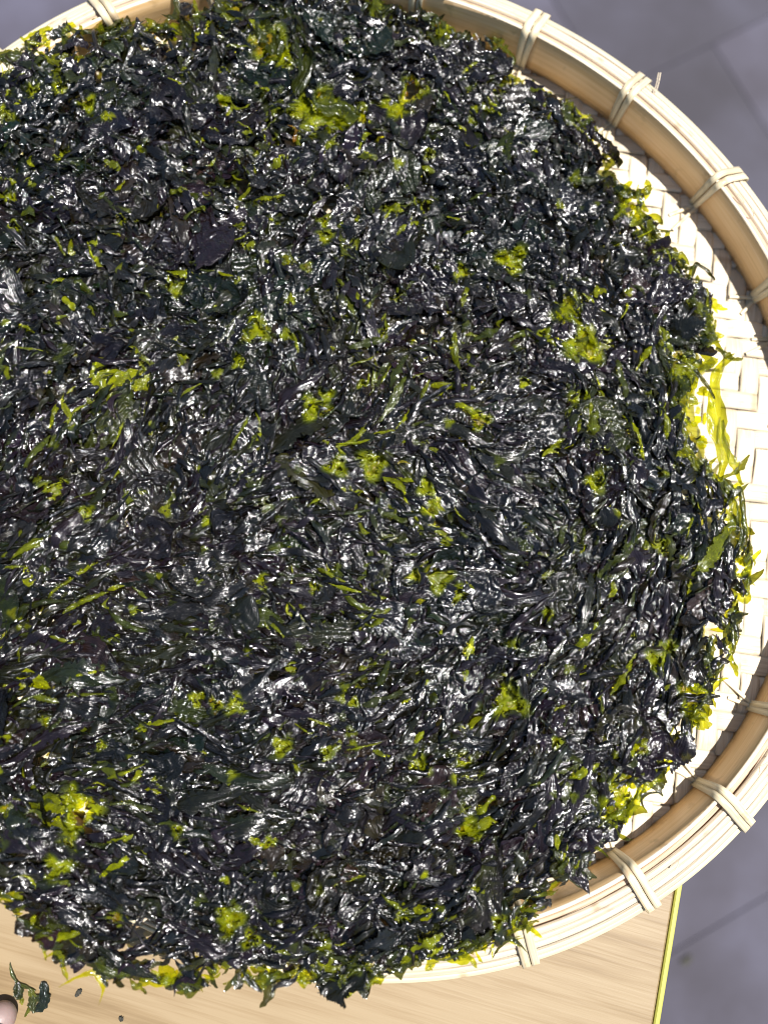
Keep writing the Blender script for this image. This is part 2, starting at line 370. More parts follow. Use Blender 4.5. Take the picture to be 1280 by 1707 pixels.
# lashings
def ribbon(path, wdir, width, thick, nrm=None):
    """flat rounded ribbon along path (n,3); wdir (n,3) unit width direction; returns V,F,UV"""
    n = len(path); T = np.gradient(path, axis=0); T /= np.linalg.norm(T, axis=1)[:, None]
    Nn = np.cross(T, wdir); Nn /= np.linalg.norm(Nn, axis=1)[:, None]
    W2 = np.cross(Nn, T)
    width = np.broadcast_to(width, (n,))
    sec = ((-.5, -.4), (-.5, .15), (-.3, .45), (0, .55), (.3, .45), (.5, .15), (.5, -.4))
    V = np.stack([path + W2 * (a * width)[:, None] + Nn * b * thick for a, b in sec], 1)
    sl_ = np.concatenate([[0], np.cumsum(np.linalg.norm(np.diff(path, axis=0), axis=1))])
    UV = np.stack(np.broadcast_arrays(sl_[:, None], (np.arange(7) * .0006)[None, :]), -1)
    return V.reshape(-1, 3), grid_faces(n, 7, False, True), UV.reshape(-1, 2)
def smooth_path(P, n=48):
    P = np.array(P); d = np.concatenate([[0], np.cumsum(np.linalg.norm(np.diff(P, axis=0), axis=1))])
    s = np.linspace(0, d[-1], n); Q = np.stack([np.interp(s, d, P[:, k]) for k in range(P.shape[1])], 1)
    for _ in range(2):
        Q[1:-1] = Q[:-2] * .25 + Q[1:-1] * .5 + Q[2:] * .25
    return Q
lash_px = [(895, 75), (1040, 172), (1180, 300), (1272, 452), (1265, 1155), (1212, 1340), (1040, 1470), (848, 1588), (718, 20), (385, 4), (197, 12), (14, 110)]
angs = []
for x, y in lash_px:
    P = unproj(x, y, .02); angs.append(math.degrees(math.atan2(P[1], P[0])))
angs += [14.0, 1.5, -11.5, 90.0] + [139 + 12.7 * k for k in range(0, 11)]
for ai, adeg in enumerate(angs):
    rs = random.Random(300 + ai); t0 = math.radians(adeg)
    # two thin strands pulled out across the woven floor from the foot of the lashing
    leg_v, leg_f, leg_uv = [], [], []; base = 0
    for sgn in (-1, 1):
        L = rs.uniform(.010, .019); p0 = ring(R0 - .0008, t0 + sgn * .003, .0012); p1 = ring(R0 - L, t0 + sgn * rs.uniform(.010, .024), .0014)
        Q = np.linspace(p0, p1, 8); Q[:, 2] += .0006 * np.sin(np.linspace(0, 3.14, 8))
        wd = np.tile(np.cross((p1 - p0) / np.linalg.norm(p1 - p0), [0, 0, 1.0]), (8, 1))
        v, f, u = ribbon(Q, -wd, .0018, .0009); leg_v.append(v); leg_f.append(f + base); leg_uv.append(u); base += len(v)
    la = mesh_np('lashing', np.concatenate(leg_v), np.concatenate(leg_f), [M_lash], tray, uv=np.concatenate(leg_uv))
    w0 = .0036 * rs.uniform(.92, 1.12); skew = rs.uniform(-.004, .004)
    for sgn in (-1, 1):
        pr = [(-.0012, -.001), (-.0011, .004), (-.0010, .012), (-.0008, HH - .002), (.0000, HH + .0004), (.0022, HH + .0013), (.0060, HH + .0009),
              (.0100, HH - .0018), (.0150, HH - .0052), (.0200, HH - .0083), (.0236, HH - .0106), (.0250, HH - .0125), (.0246, HH - .0145), (.0228, HH - .0175), (.0222, .000), (.019, -.0035)]
        pr = smooth_path(pr, 52); q = np.linspace(0, 1, 52)
        # the strands meet at the foot and spread over the rim
        sep = .0013 + (w0 * .53 - .0013 + rs.uniform(0, .0004)) * np.clip(q * 2.4, 0, 1)
        tt2 = t0 + (sgn * sep + skew * (q - .4) + .0002 * np.sin(q * 9 + ai)) / (R0 + pr[:, 0])
        P = ring(R0 + pr[:, 0], tt2, pr[:, 1])
        P2 = ring(R0 + pr[:, 0], tt2 + .01, pr[:, 1]); wd = P2 - P; wd /= np.linalg.norm(wd, axis=1)[:, None]
        v, f, u = ribbon(P, -wd, w0 * (.72 + .28 * np.clip(q * 2.4, 0, 1)), .0013)
        mesh_np('strand', v, f, [M_lash], la, uv=u)
# a stray fibre standing out of the rim
P = np.array([unproj(1090, 152, .016), unproj(1094, 138, .018), unproj(1097, 121, .020)])
for dx in (0, .0010):
    Q = smooth_path(P + np.array([dx, 0, 0]), 8)
    v, f, u = ribbon(Q, np.tile([1.0, 0, 0], (8, 1)), .0005, .0004); mesh_np('loose_fibre', v, f, [M_pale], tray, uv=u)

for k in range(16):
    rs = random.Random(70 + k); t0 = rs.uniform(-1.2, 2.2); rr_ = R0 + rs.choice([.001, .006, .010]); z0 = HH - max(0, rr_ - R0 - .006) * .6
    p0 = ring(rr_, t0, z0); p1 = ring(rr_ + rs.uniform(-.002, .002), t0 + rs.choice([-1, 1]) * rs.uniform(.01, .035), z0 + rs.uniform(.0008, .0035))
    Q = np.linspace(p0, p1, 7); Q[:, 2] += .0006 * np.sin(np.linspace(0, 3.1, 7)); wd = np.cross((p1 - p0) / np.linalg.norm(p1 - p0), [0, 0, 1.0]); wd /= np.linalg.norm(wd)
    v, f, u = ribbon(Q, np.tile(-wd, (7, 1)), rs.uniform(.0003, .0007), .0003); mesh_np('loose_fibre', v, f, [M_lash], tray, uv=u)

# ------------------------------------------------------------------ seaweed
# the dried sheet lies inside the tray at the right and rides up over the rim at the left and the bottom
DA, DB, DC = .0210, -.045, -.036
def dplane(x, y): return DA + DB * x + DC * y
outline_px = [(0, 96), (40, 84), (65, 52), (110, 48), (180, 36), (205, 26), (240, 46), (285, 42), (300, 10), (330, 20), (370, 26), (395, -14), (420, -22), (435, -45), (520, -40), (560, -20), (600, -2), (640, 18), (690, 22), (720, 40), (770, 64), (830, 62), (850, 90), (850, 135),
              (890, 150), (930, 168), (962, 190), (975, 210), (1010, 240), (1025, 275), (1030, 310), (1070, 330), (1085, 375), (1110, 420), (1150, 450), (1185, 500), (1192, 545), (1180, 585), (1150, 615), (1135, 660), (1140, 715), (1160, 770), (1200, 805), (1232, 830), (1240, 900),
              (1248, 960), (1225, 1010), (1218, 1075), (1195, 1120), (1180, 1150), (1160, 1215), (1120, 1265), (1085, 1300), (1060, 1345), (1020, 1385), (985, 1430), (930, 1475), (895, 1510), (870, 1550), (820, 1575), (760, 1595), (700, 1612), (620, 1635),
              (575, 1650), (520, 1638), (470, 1632), (420, 1645), (340, 1632), (290, 1655), (230, 1640), (170, 1622), (90, 1585), (60, 1555), (40, 1535), (0, 1488)]
OW = np.array([unproj(x, y, DA + .002, DB, DC)[:2] for x, y in outline_px])
cen = np.array([-.062, .0])
# close the sheet beyond the left of the picture with a rounded, uneven edge
a0 = math.atan2(OW[-1][1] - cen[1], OW[-1][0] - cen[0]); r0 = np.hypot(*(OW[-1] - cen))
a1 = math.atan2(OW[0][1] - cen[1], OW[0][0] - cen[0]); r1 = np.hypot(*(OW[0] - cen))
a0 %= 2 * math.pi; a1 %= 2 * math.pi
ex_ = [cen + (r0 + (r1 - r0) * q - .03 * math.sin(math.pi * q) + .004 * math.sin(9 * q)) * np.array([math.cos(a0 + (a1 - a0) * q), math.sin(a0 + (a1 - a0) * q)]) for q in np.linspace(.05, .95, 22)]
OUT = np.concatenate([OW, np.array(ex_)])
sub = []; ro = np.random.default_rng(4)
for i in range(len(OUT)):
    a, b = OUT[i], OUT[(i + 1) % len(OUT)]; k = max(1, int(np.hypot(*(b - a)) / .0035)); nn = np.array([b[1] - a[1], a[0] - b[0]]) / np.hypot(*(b - a))
    for j in range(k): sub.append(a + (b - a) * j / k + nn * (ro.normal() * .0011 if j else ro.normal() * .0005))
OUT = np.array(sub)
def inside(P, poly):
    x, y = P[:, 0], P[:, 1]; r = np.zeros(len(P), bool); n = len(poly)
    for i in range(n):
        x1, y1 = poly[i]; x2, y2 = poly[(i + 1) % n]
        c = ((y1 > y) != (y2 > y)) & (x < (x2 - x1) * (y - y1) / (y2 - y1 + 1e-12) + x1); r ^= c
    return r
def edge_dist(P, poly):
    d = np.full(len(P), 9.0)
    for i in range(len(poly)):
        a = poly[i]; b = poly[(i + 1) % len(poly)]; ab = b - a
        q = np.clip(((P - a) @ ab) / (ab @ ab), 0, 1); d = np.minimum(d, np.linalg.norm(P - (a + q[:, None] * ab), axis=1))
    return d
# thin places (x, y, radius in photo pixels, 1 = bare hole)
thin_px = [(430, 553, 24, 0), (400, 607, 12, 0), (660, 500, 13, 0), (972, 578, 30, 0), (945, 522, 24, 0), (963, 668, 15, 0), (710, 815, 15, 0), (716, 850, 13, 0), (525, 683, 22, 0), (545, 660, 12, 0),
           (1135, 615, 24, 0), (990, 805, 17, 0), (1100, 910, 12, 0), (800, 702, 15, 0), (622, 775, 24, 0), (562, 780, 18, 0), (730, 965, 20, 0), (690, 960, 9, 0), (525, 980, 9, 0), (336, 970, 15, 0), (435, 970, 12, 0), (95, 817, 18, 0),
           (150, 855, 13, 0), (765, 992, 16, 0), (770, 455, 14, 0), (852, 436, 22, 0), (708, 345, 11, 1), (668, 190, 20, 0), (688, 152, 15, 1), (550, 190, 36, 0), (508, 182, 24, 0), (60, 158, 15, 0), (105, 255, 14, 0), (150, 177, 15, 0), (105, 150, 11, 0), (12, 200, 11, 1),
           (850, 1172, 26, 0), (775, 1280, 22, 0), (697, 1272, 18, 0), (782, 1380, 19, 0), (470, 1245, 15, 0), (330, 1165, 12, 0), (398, 1172, 16, 0), (362, 1175, 8, 1), (485, 1113, 9, 0), (385, 1532, 22, 0), (135, 1350, 22, 1), (118, 1332, 20, 0), (120, 1402, 15, 0), (102, 1442, 20, 0),
           (1112, 1080, 15, 0), (1150, 1162, 24, 0), (1092, 1100, 18, 0), (1030, 1322, 20, 0), (1010, 1345, 16, 0), (540, 368, 11, 0), (542, 395, 14, 0), (292, 480, 14, 0), (170, 1243, 8, 0), (460, 88, 30, 0), (438, 66, 20, 0), (30, 382, 8, 0), (830, 1533, 12, 0),
           (872, 640, 8, 0), (604, 640, 9, 0), (14, 330, 11, 0), (715, 262, 9, 0), (602, 200, 15, 0), (645, 178, 12, 0), (1175, 668, 16, 1), (1176, 715, 16, 1), (420, 1560, 9, 1), (740, 905, 7, 0), (1050, 350, 13, 1), (1100, 790, 10, 0),
           (905, 560, 9, 0), (300, 1380, 10, 0), (590, 1170, 8, 0), (640, 560, 8, 0), (205, 370, 7, 0), (545, 1250, 8, 0), (925, 1235, 9, 0), (640, 350, 8, 0), (80, 1200, 8, 0), (240, 620, 8, 0), (450, 1400, 9, 0), (200, 1520, 13, 0), (1235, 945, 10, 1), (1060, 1245, 14, 0)]
HOLE = []
for x, y, r, b in thin_px:
    P = unproj(x, y, DA + .002, DB, DC); Q = unproj(x + r, y, DA + .002, DB, DC); HOLE.append((P[0], P[1], np.hypot(*(Q - P)[:2]), b))
HOLE = np.array(HOLE)
_r = np.random.default_rng(91)
TH = [(h[0], h[1], h[2] * (.85 if h[3] < .5 else 1.3), .95) for h in HOLE]
for k in range(240):
    P = unproj(_r.uniform(-20, 1250), _r.uniform(20, 1640), DA, DB, DC); TH.append((P[0], P[1], _r.uniform(.0006, .0024), _r.uniform(.35, 1.0)))
def thin_field(X, Y, rs):
    """how thin the tissue is at each point: soft-edged spots"""
    H = np.zeros_like(X); cxm = X.mean(1); cym = Y.mean(1); ext = np.maximum(np.ptp(X, axis=1), np.ptp(Y, axis=1)) * .6
    for hx, hy, hr, a in TH:
        idx = np.where(np.hypot(cxm - hx, cym - hy) < hr * 1.6 + ext)[0]
        if len(idx) == 0: continue
        dx, dy = X[idx] - hx, Y[idx] - hy; d = np.hypot(dx, dy) / (hr * (1 + .3 * np.sin(3 * np.arctan2(dy, dx) + hx * 900)))
        H[idx] = np.maximum(H[idx], a * np.clip(2.6 - d * 1.7, 0, 1) * np.where(rs.random((len(idx), 1)) < .28, rs.uniform(0, .35, (len(idx), 1)), rs.uniform(.8, 1, (len(idx), 1))))
    return H

def noise2(x, y, seed, f):
    r = np.random.default_rng(seed); z = np.zeros_like(x)
    for k in range(6):
        a = r.uniform(0, 6.28); w = f * r.uniform(.6, 1.6); z += np.sin(w * (x * math.cos(a) + y * math.sin(a)) + r.uniform(0, 6.28))
    return z / 6 ** .5
def flow(x, y):
    """lie of the fronds: swept round the edge and sideways across the lower half"""
    tang = np.arctan2(y - cen[1], x - cen[0]) + math.pi / 2
    rad = np.hypot(x - cen[0], y - cen[1]) / .23
    w = np.clip((rad - .45) * 1.8, 0, 1)
    base = np.where(y < .0, .06, .35) + .75 * noise2(x, y, 5, 30) + .45 * noise2(x, y, 6, 75)
    # blend the two undirected angles
    cx2 = (1 - w) * np.cos(2 * base) + w * np.cos(2 * tang); sy2 = (1 - w) * np.sin(2 * base) + w * np.sin(2 * tang)
    return .5 * np.arctan2(sy2, cx2)

PAL = .24 * np.array([(.022, .019, .012), (.030, .030, .008), (.042, .044, .008), (.036, .020, .026), (.018, .020, .016), (.052, .034, .016), (.026, .016, .018), (.036, .050, .014)])
PALW = np.array([.24, .15, .10, .18, .11, .06, .12, .04])
OLIVE = np.array([.060, .078, .006])
def tissue(dark, yel, h):
    """dry thick tissue is black, thinner is olive green, a single film is yellow green"""
    a = np.clip((h - .12) / .42, 0, 1); b = np.clip((h - .45) / .55, 0, 1) ** 1.3
    return (dark * (1 - a) + OLIVE * a) * (1 - b) + yel * b
def flecks(P, rs, p):
    """a share of fronds are single translucent films, more of them where the sheet is loose"""
    q = p * np.clip(1 + .9 * noise2(P[:, 0], P[:, 1], 41, 38) + .5 * noise2(P[:, 0], P[:, 1], 42, 110), .05, 3)
    return np.where(rs.random(len(P)) < q, rs.uniform(.25, .95, len(P)), 0)
def fronds(c, ang, L, Wd, z, thin, tilt, nu, nv, rs, amp=1.0, curve=.9, seedtint=True, rag=.12, tint=None, fine=1.0, waves=((.0056, .0011, .5), (.0027, .00062, .45), (.0014, .00020, .5))):
    """c (N,2) centres; returns V (N,nu*nv,3), UV, tint, thin"""
    N_ = len(c); u = np.linspace(-1, 1, nu)[None, :, None]; v = np.linspace(-1, 1, nv)[None, None, :]
    R_ = lambda s=1.0: rs.normal(size=(N_, 1, 1)) * s
    U_ = lambda a, b: rs.uniform(a, b, size=(N_, 1, 1))
    Lh = L[:, None, None] / 2; Wh = Wd[:, None, None] / 2
    kap = R_(curve); s2 = R_(curve * .6)
    prof = np.clip(1 - np.abs(u) ** U_(1.6, 4.0), 0, 1) ** U_(.4, .9)
    prof = prof * (1 + U_(.05, .35) * np.sin(u * U_(2, 7) + U_(0, 6.28))) + .05
    en = rs.normal(size=(N_, nu, 2)); en[:, 1:-1] = .5 * en[:, 1:-1] + .35 * en[:, :-2] + .35 * en[:, 2:]
    edge = 1 + rag * np.where(v < 0, en[:, :, :1], en[:, :, 1:]) * np.abs(v) ** 2
    skew = R_(.35) * u
    x = Lh * u * (1 + 0 * v); y = Wh * prof * v * edge + Lh * (kap * .5 * u ** 2 + s2 * .35 * np.sin(2.6 * u)) + Wh * skew
    # crumples: folds running along the frond, cross puckers, curled rims
    size = np.minimum(Wh, Lh)
    X0 = Lh * u + 0 * v; Y0 = y + 0 * u
    wx = np.sin(X0 * U_(250, 700) + U_(0, 6.28)) ; wy = np.sin(Y0 * U_(300, 900) + X0 * U_(-300, 300) + U_(0, 6.28))
    fz = np.zeros((N_, nu, nv))
    for lam, A_, rot_ in waves:
        q_ = R_(rot_); lm = lam * U_(.7, 1.5)
        ph = (Y0 * np.cos(q_) + X0 * np.sin(q_)) * math.pi / lm + U_(.6, 1.8) * wx + U_(.5, 1.6) * wy + U_(0, 6.28)
        fz = fz + A_ * U_(.5, 1.5) * (.6 - np.abs(np.sin(ph))) * (1 + .5 * np.sin(X0 * U_(200, 500) + U_(0, 6.28)))
    fz = fz * amp
    fz += size * R_(.22) * v ** 2 + Lh * R_(.08) * u ** 2
    fz += rs.normal(size=(N_, nu, nv)) * .00006 * fine
    y = y + rs.normal(size=(N_, nu, nv)) * .00008 * fine
    tx, ty = np.clip(tilt[0], -.7, .7)[:, None, None], np.clip(tilt[1], -.8, .8)[:, None, None]
    zz = z[:, None, None] + fz + x * np.tan(tx) + y * np.tan(ty)
    ca_, sa_ = np.cos(ang)[:, None, None], np.sin(ang)[:, None, None]
    X = c[:, 0][:, None, None] + x * ca_ - y * sa_; Y = c[:, 1][:, None, None] + x * sa_ + y * ca_
    V = np.stack(np.broadcast_arrays(X, Y, zz), -1).reshape(N_, -1, 3)
    UV = np.stack(np.broadcast_arrays(x + U_(0, 9), Wh * v + U_(0, 9) + 0 * u), -1).reshape(N_, -1, 2)
    if tint is None:
        tint = PAL[rs.choice(len(PAL), N_, p=PALW / PALW.sum())] * rs.uniform(.7, 1.35, (N_, 1))
    rg = noise2(c[:, 0], c[:, 1], 77, 45)[:, None]; rb = noise2(c[:, 0], c[:, 1], 78, 80)[:, None]
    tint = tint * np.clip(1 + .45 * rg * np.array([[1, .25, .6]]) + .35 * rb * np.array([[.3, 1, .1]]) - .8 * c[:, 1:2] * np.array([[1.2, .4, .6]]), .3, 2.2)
    # thin tissue is yellow green, not black
    yel = np.array([[.60, .64, .008]]) * rs.uniform(.6, 1.1, (N_, 1)) + np.array([[.2, -.6, 0]]) * np.clip(rs.normal(size=(N_, 1)) - .9, 0, 2) * .25
    th = thin[:, None, None] * np.clip(1 - 260 * fz, .55, 1.15) + 0 * u
    th = np.clip(th, 0, 1).reshape(N_, -1)
    th = np.maximum(th, thin_field(V[:, :, 0], V[:, :, 1], rs))
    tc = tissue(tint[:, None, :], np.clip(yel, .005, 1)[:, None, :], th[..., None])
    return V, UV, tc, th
def cull(V, F, rs, scale=(.55, 1.0)):
    """drop faces that lie over thin places; V (N,k,3) F (m,4) -> list of kept faces per frond"""
    N_ = len(V); fc = V[:, F].mean(2)[:, :, :2]                  # N,m,2
    keep = np.ones(fc.shape[:2], bool)
    for hx, hy, hr, b in HOLE:
        near = np.hypot(V[:, :, 0].mean(1) - hx, V[:, :, 1].mean(1) - hy) < hr + .05
        if not near.any(): continue
        idx = np.where(near)[0]; d = fc[idx] - np.array([hx, hy]); r = np.hypot(d[..., 0], d[..., 1]); a = np.arctan2(d[..., 1], d[..., 0])
        lim = (hr if b < .5 else hr * 1.6) * rs.uniform(*scale, (len(idx), 1)) * (1 + .28 * np.sin(3 * a + hx * 900) + .18 * np.sin(5 * a + hy * 700) + .1 * rs.normal(size=r.shape))
        keep[idx] &= r > lim
    return keep
def sample(n, rs, margin=0.0):
    """even scatter inside the outline"""
    lo = OUT.min(0); hi = OUT.max(0); A = (hi - lo).prod(); tot = int(n * A / (.158)); g = math.sqrt(A / tot)
    gx, gy = np.meshgrid(np.arange(lo[0], hi[0], g), np.arange(lo[1], hi[1], g)); P = np.stack([gx.ravel(), gy.ravel()], 1)
    P += rs.uniform(-.75, .75, P.shape) * g
    P = P[inside(P, OUT)]
    if margin > 0: P = P[edge_dist(P, OUT) > margin]
    return P

sheet = empty('seaweed_sheet', (float(cen[0]), 0, .022))
tag(sheet, 'big round sheet of dried dark green seaweed lying over the bamboo tray', 'seaweed')
acc = []
def add_mass(V, UV, T, H, F, keep):
    N_, k = V.shape[:2]; base = (np.arange(N_) * k)[:, None, None]
    FF = (F[None] + base)[keep]
    acc.append((V.reshape(-1, 3), UV.reshape(-1, 2), T.reshape(-1, 3), H.reshape(-1), FF))
rs = np.random.default_rng(21)
def zdisc(P): return dplane(P[:, 0], P[:, 1]) + .0011 * noise2(P[:, 0], P[:, 1], 9, 60) + .0016 * noise2(P[:, 0], P[:, 1], 17, 170)

# --- large fronds, each a part
def big_params(P, rs, lo, hi):
    L = rs.uniform(lo, hi, len(P)); Wd = L * rs.uniform(.32, .6, len(P))
    return L, Wd
Pb = sample(262, rs, .010); rs.shuffle(Pb); Pb = Pb[:255]
L, Wd = big_params(Pb, rs, .026, .052); ed_ = edge_dist(Pb, OUT); f = np.clip((ed_ * 2.2) / L, .35, 1); L *= f; Wd *= np.clip(f * 1.3, 0, 1)
ang = flow(Pb[:, 0], Pb[:, 1]) + rs.normal(size=len(Pb)) * .35
z = zdisc(Pb) + rs.uniform(-.0005, .0036, len(Pb))
nu, nv = 64, 32; Fb = grid_faces(nu, nv)
thin = np.clip(rs.normal(size=len(Pb)) * .12 + .06, 0, .35)
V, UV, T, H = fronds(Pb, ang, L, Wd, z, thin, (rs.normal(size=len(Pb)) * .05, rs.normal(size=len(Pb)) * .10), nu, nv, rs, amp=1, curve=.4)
kp = cull(V, Fb, rs)
def add_part(i, V, UV, T, H, F, keep, name='seaweed_frond'):
    Fk = F[keep[i]]
    if len(Fk) < 6: return
    used = np.unique(Fk); mp = np.full(V.shape[1], -1); mp[used] = np.arange(len(used))
    col = np.concatenate([T[i][used], np.ones((len(used), 1))], 1)
    return mesh_np(name, V[i][used], mp[Fk], [M_sea], sheet, uv=UV[i][used], attrs={'tint': ('FLOAT_COLOR', col), 'thin': ('FLOAT', H[i][used])})
for i in range(len(Pb)): add_part(i, V, UV, T, H, Fb, kp)
n_parts = len(Pb)

# --- single long fronds that stand out at the edge: (points, width px, thin)
long_px = [([(1222, 594), (1196, 612), (1186, 660), (1195, 720), (1204, 770), (1196, 800)], 26, .75), ([(1100, 590), (1150, 612), (1178, 640), (1190, 665)], 9, .25), ([(1110, 700), (1120, 650), (1135, 620), (1160, 640)], 30, .85),
           ([(1192, 580), (1222, 600), (1238, 598)], 10, .45), ([(1198, 800), (1226, 786), (1247, 758)], 9, .5), ([(1204, 700), (1214, 756), (1238, 808)], 15, .7), ([(1150, 755), (1178, 790), (1204, 818)], 24, .6), ([(1126, 690), (1136, 740), (1164, 786)], 22, .8), ([(1142, 600), (1168, 612), (1196, 600)], 18, .7), ([(1205, 800), (1222, 830), (1230, 870)], 16, .6), ([(1232, 810), (1238, 850), (1240, 890), (1225, 930)], 12, .35), ([(1080, 400), (1120, 450), (1155, 500), (1185, 560), (1205, 590)], 20, .6), ([(1150, 470), (1158, 440), (1175, 450), (1190, 468)], 7, .2),
           ([(1025, 320), (1060, 330), (1085, 312)], 16, .55), ([(1060, 345), (1080, 380), (1095, 400)], 18, .75), ([(930, 190), (955, 200), (975, 230), (960, 250)], 30, .75), ([(985, 225), (1010, 245), (1030, 280)], 22, .1),
           ([(425, 40), (450, 60), (465, 95)], 40, .4), ([(470, 20), (500, 60), (510, 120), (495, 160)], 34, .3), ([(520, 150), (550, 180), (600, 195)], 36, .5), ([(430, 5), (445, 20), (480, 14)], 26, .5), ([(480, 10), (500, 50), (490, 100)], 26, .05), ([(400, 10), (395, -8), (390, 22)], 12, .7), ([(70, 90), (100, 110), (140, 95)], 30, .85), ([(72, 52), (76, 64), (82, 78)], 10, .9),
           ([(106, 48), (108, 70), (115, 95)], 10, .5), ([(160, 80), (175, 60), (200, 48)], 18, .4), ([(20, 105), (50, 112), (70, 125)], 16, .1), ([(300, 30), (315, 60), (305, 120)], 22, .3), ([(840, 66), (815, 95), (800, 130)], 16, .6),
           ([(845, 75), (835, 100), (815, 120)], 12, .5), ([(570, 1625), (572, 1645), (575, 1662)], 16, .55), ([(600, 1640), (620, 1632), (640, 1628)], 16, .8), ([(720, 1618), (712, 1612), (730, 1600)], 14, .75), ([(1150, 1200), (1165, 1185), (1175, 1215)], 26, .85),
           ([(1200, 1160), (1170, 1165), (1120, 1160)], 14, .1), ([(1210, 1040), (1222, 990), (1240, 1000), (1245, 965)], 16, .8), ([(1222, 1075), (1215, 1030), (1225, 1000)], 16, .7), ([(90, 1565), (100, 1590), (130, 1600)], 16, .3), ([(170, 1620), (175, 1640), (180, 1645)], 8, .2),
           ([(240, 770), (250, 740), (262, 800)], 12, .1), ([(545, 520), (560, 560), (600, 600), (640, 620)], 12, .15), ([(640, 1300), (760, 1298), (900, 1280), (1000, 1240)], 34, .05), ([(1000, 730), (1040, 800), (1090, 850)], 18, .05), ([(155, 235), (200, 238), (230, 232)], 32, .05)]
def long_frond(pts, wpx, th, rs, zlift=.004):
    W3 = np.array([unproj(x, y, DA + zlift, DB, DC) for x, y in pts]); path = smooth_path(W3, 34)
    wd = wpx * .00027; nv_ = 12; T_ = np.gradient(path, axis=0); T_[:, 2] = 0; T_ /= np.linalg.norm(T_, axis=1)[:, None]
    Nn = np.stack([-T_[:, 1], T_[:, 0], 0 * T_[:, 0]], 1); q = np.linspace(0, 1, 34); v = np.linspace(-1, 1, nv_)
    prof = (np.clip(np.sin(np.pi * (q * .94 + .03)), 0, 1) ** .45) * (1 + .22 * np.sin(q * rs.uniform(8, 16) + rs.uniform(0, 6)))
    en = rs.normal(size=(34, 2)); en[1:-1] = .4 * (en[1:-1] + en[:-2] + en[2:]); en[1:-1] = .4 * (en[1:-1] + en[:-2] + en[2:])
    hw = wd / 2 * prof[:, None] * v[None, :] * (1 + .3 * np.where(v < 0, en[:, :1], en[:, 1:]) * np.abs(v) ** 2)
    P = path[:, None, :] + Nn[:, None, :] * hw[..., None]
    fold = wd * .22 * (1 - 1.5 * np.abs(np.sin(v[None] * rs.uniform(1.6, 3.2) + rs.uniform(0, 3) + 1.2 * np.sin(q[:, None] * rs.uniform(5, 9))))) + wd * rs.normal() * .25 * v[None] ** 2
    fold += rs.normal(size=fold.shape) * wd * .03
    P[..., 2] += fold
    tint = PAL[rs.integers(0, 5)]; yel = np.array([.42, .44, .02]) * rs.uniform(.7, 1.1)
    H = np.clip(th * (1 - .5 * fold / wd), 0, 1); Tn = tissue(tint, yel, H[..., None])
    L = np.concatenate([[0], np.cumsum(np.linalg.norm(np.diff(path, axis=0), axis=1))])
    UV = np.stack(np.broadcast_arrays(L[:, None], (v * wd / 2)[None, :] + rs.uniform(0, 3)), -1)
    return P.reshape(-1, 3), UV.reshape(-1, 2), Tn.reshape(-1, 3), H.ravel(), grid_faces(34, nv_)
for pts, wpx, th in long_px:
    P, UVl, Tn, H_, Fl = long_frond(pts, wpx, th, rs)
    mesh_np('seaweed_frond', P, Fl, [M_sea], sheet, uv=UVl, attrs={'tint': ('FLOAT_COLOR', np.concatenate([Tn, np.ones((len(Tn), 1))], 1)), 'thin': ('FLOAT', H_)})

# --- middle-sized fronds
def xpx(P):    # rough picture x of points on the sheet, to leave out what is far outside the frame
    q = (np.column_stack([P, dplane(P[:, 0], P[:, 1])]) - CN) @ MN
    return 640 + FPX * q[:, 0] / -q[:, 2]
for n_, lo, hi, nu, nv, zl, zh, amp, tl in ((1000, .016, .034, 30, 13, -.001, .0040, 1, .10), (700, .009, .020, 20, 9, .001, .0045, .9, .2)):
    P = sample(n_, rs, .003); n = len(P)
    L = rs.uniform(lo, hi, n); Wd = L * rs.uniform(.28, .65, n); e_ = edge_dist(P, OUT); L = np.minimum(L, .006 + e_ * 2.4)
    ang = flow(P[:, 0], P[:, 1]) + rs.normal(size=n) * np.where(P[:, 1] > .02, .9, .5)
    thin = np.maximum(flecks(P, rs, .05), np.clip(rs.normal(size=n) * .08 + rs.uniform(.1, .75, n) * np.clip(1.2 - e_ / .007, 0, 1), 0, .8))
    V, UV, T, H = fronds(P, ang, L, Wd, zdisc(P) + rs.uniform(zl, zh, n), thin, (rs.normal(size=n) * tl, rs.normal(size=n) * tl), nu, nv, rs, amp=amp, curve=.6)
    F_ = grid_faces(nu, nv); add_mass(V, UV, T, H, F_, cull(V, F_, rs))
# --- small shreds over everything
for n_, lo, hi, zl, zh, wl, wh in ((2000, .0035, .009, .001, .0055, .2, .5), (1500, .005, .012, .003, .0060, .08, .25)):
    P = sample(n_, rs, .0); P = P[xpx(P) > -60]; n = len(P)
    L = rs.uniform(lo, hi, n); Wd = L * rs.uniform(wl, wh, n)
    e_ = edge_dist(P, OUT)
    ang = flow(P[:, 0], P[:, 1]) + rs.normal(size=n) * np.where(P[:, 1] > .02, 1.1, .55)
    thin = np.maximum(flecks(P, rs, .13), np.clip(rs.normal(size=n) * .08 + rs.uniform(0, .5, n) * np.clip(1 - e_ / .006, 0, 1), 0, .85))
    V, UV, T, H = fronds(P, ang, L, Wd, zdisc(P) + rs.uniform(zl, zh, n), thin, (rs.normal(size=n) * .25, rs.normal(size=n) * .4), 11, 5, rs, amp=.6, curve=.8)
    F_ = grid_faces(11, 5); add_mass(V, UV, T, H, F_, cull(V, F_, rs, (.45, .95)))
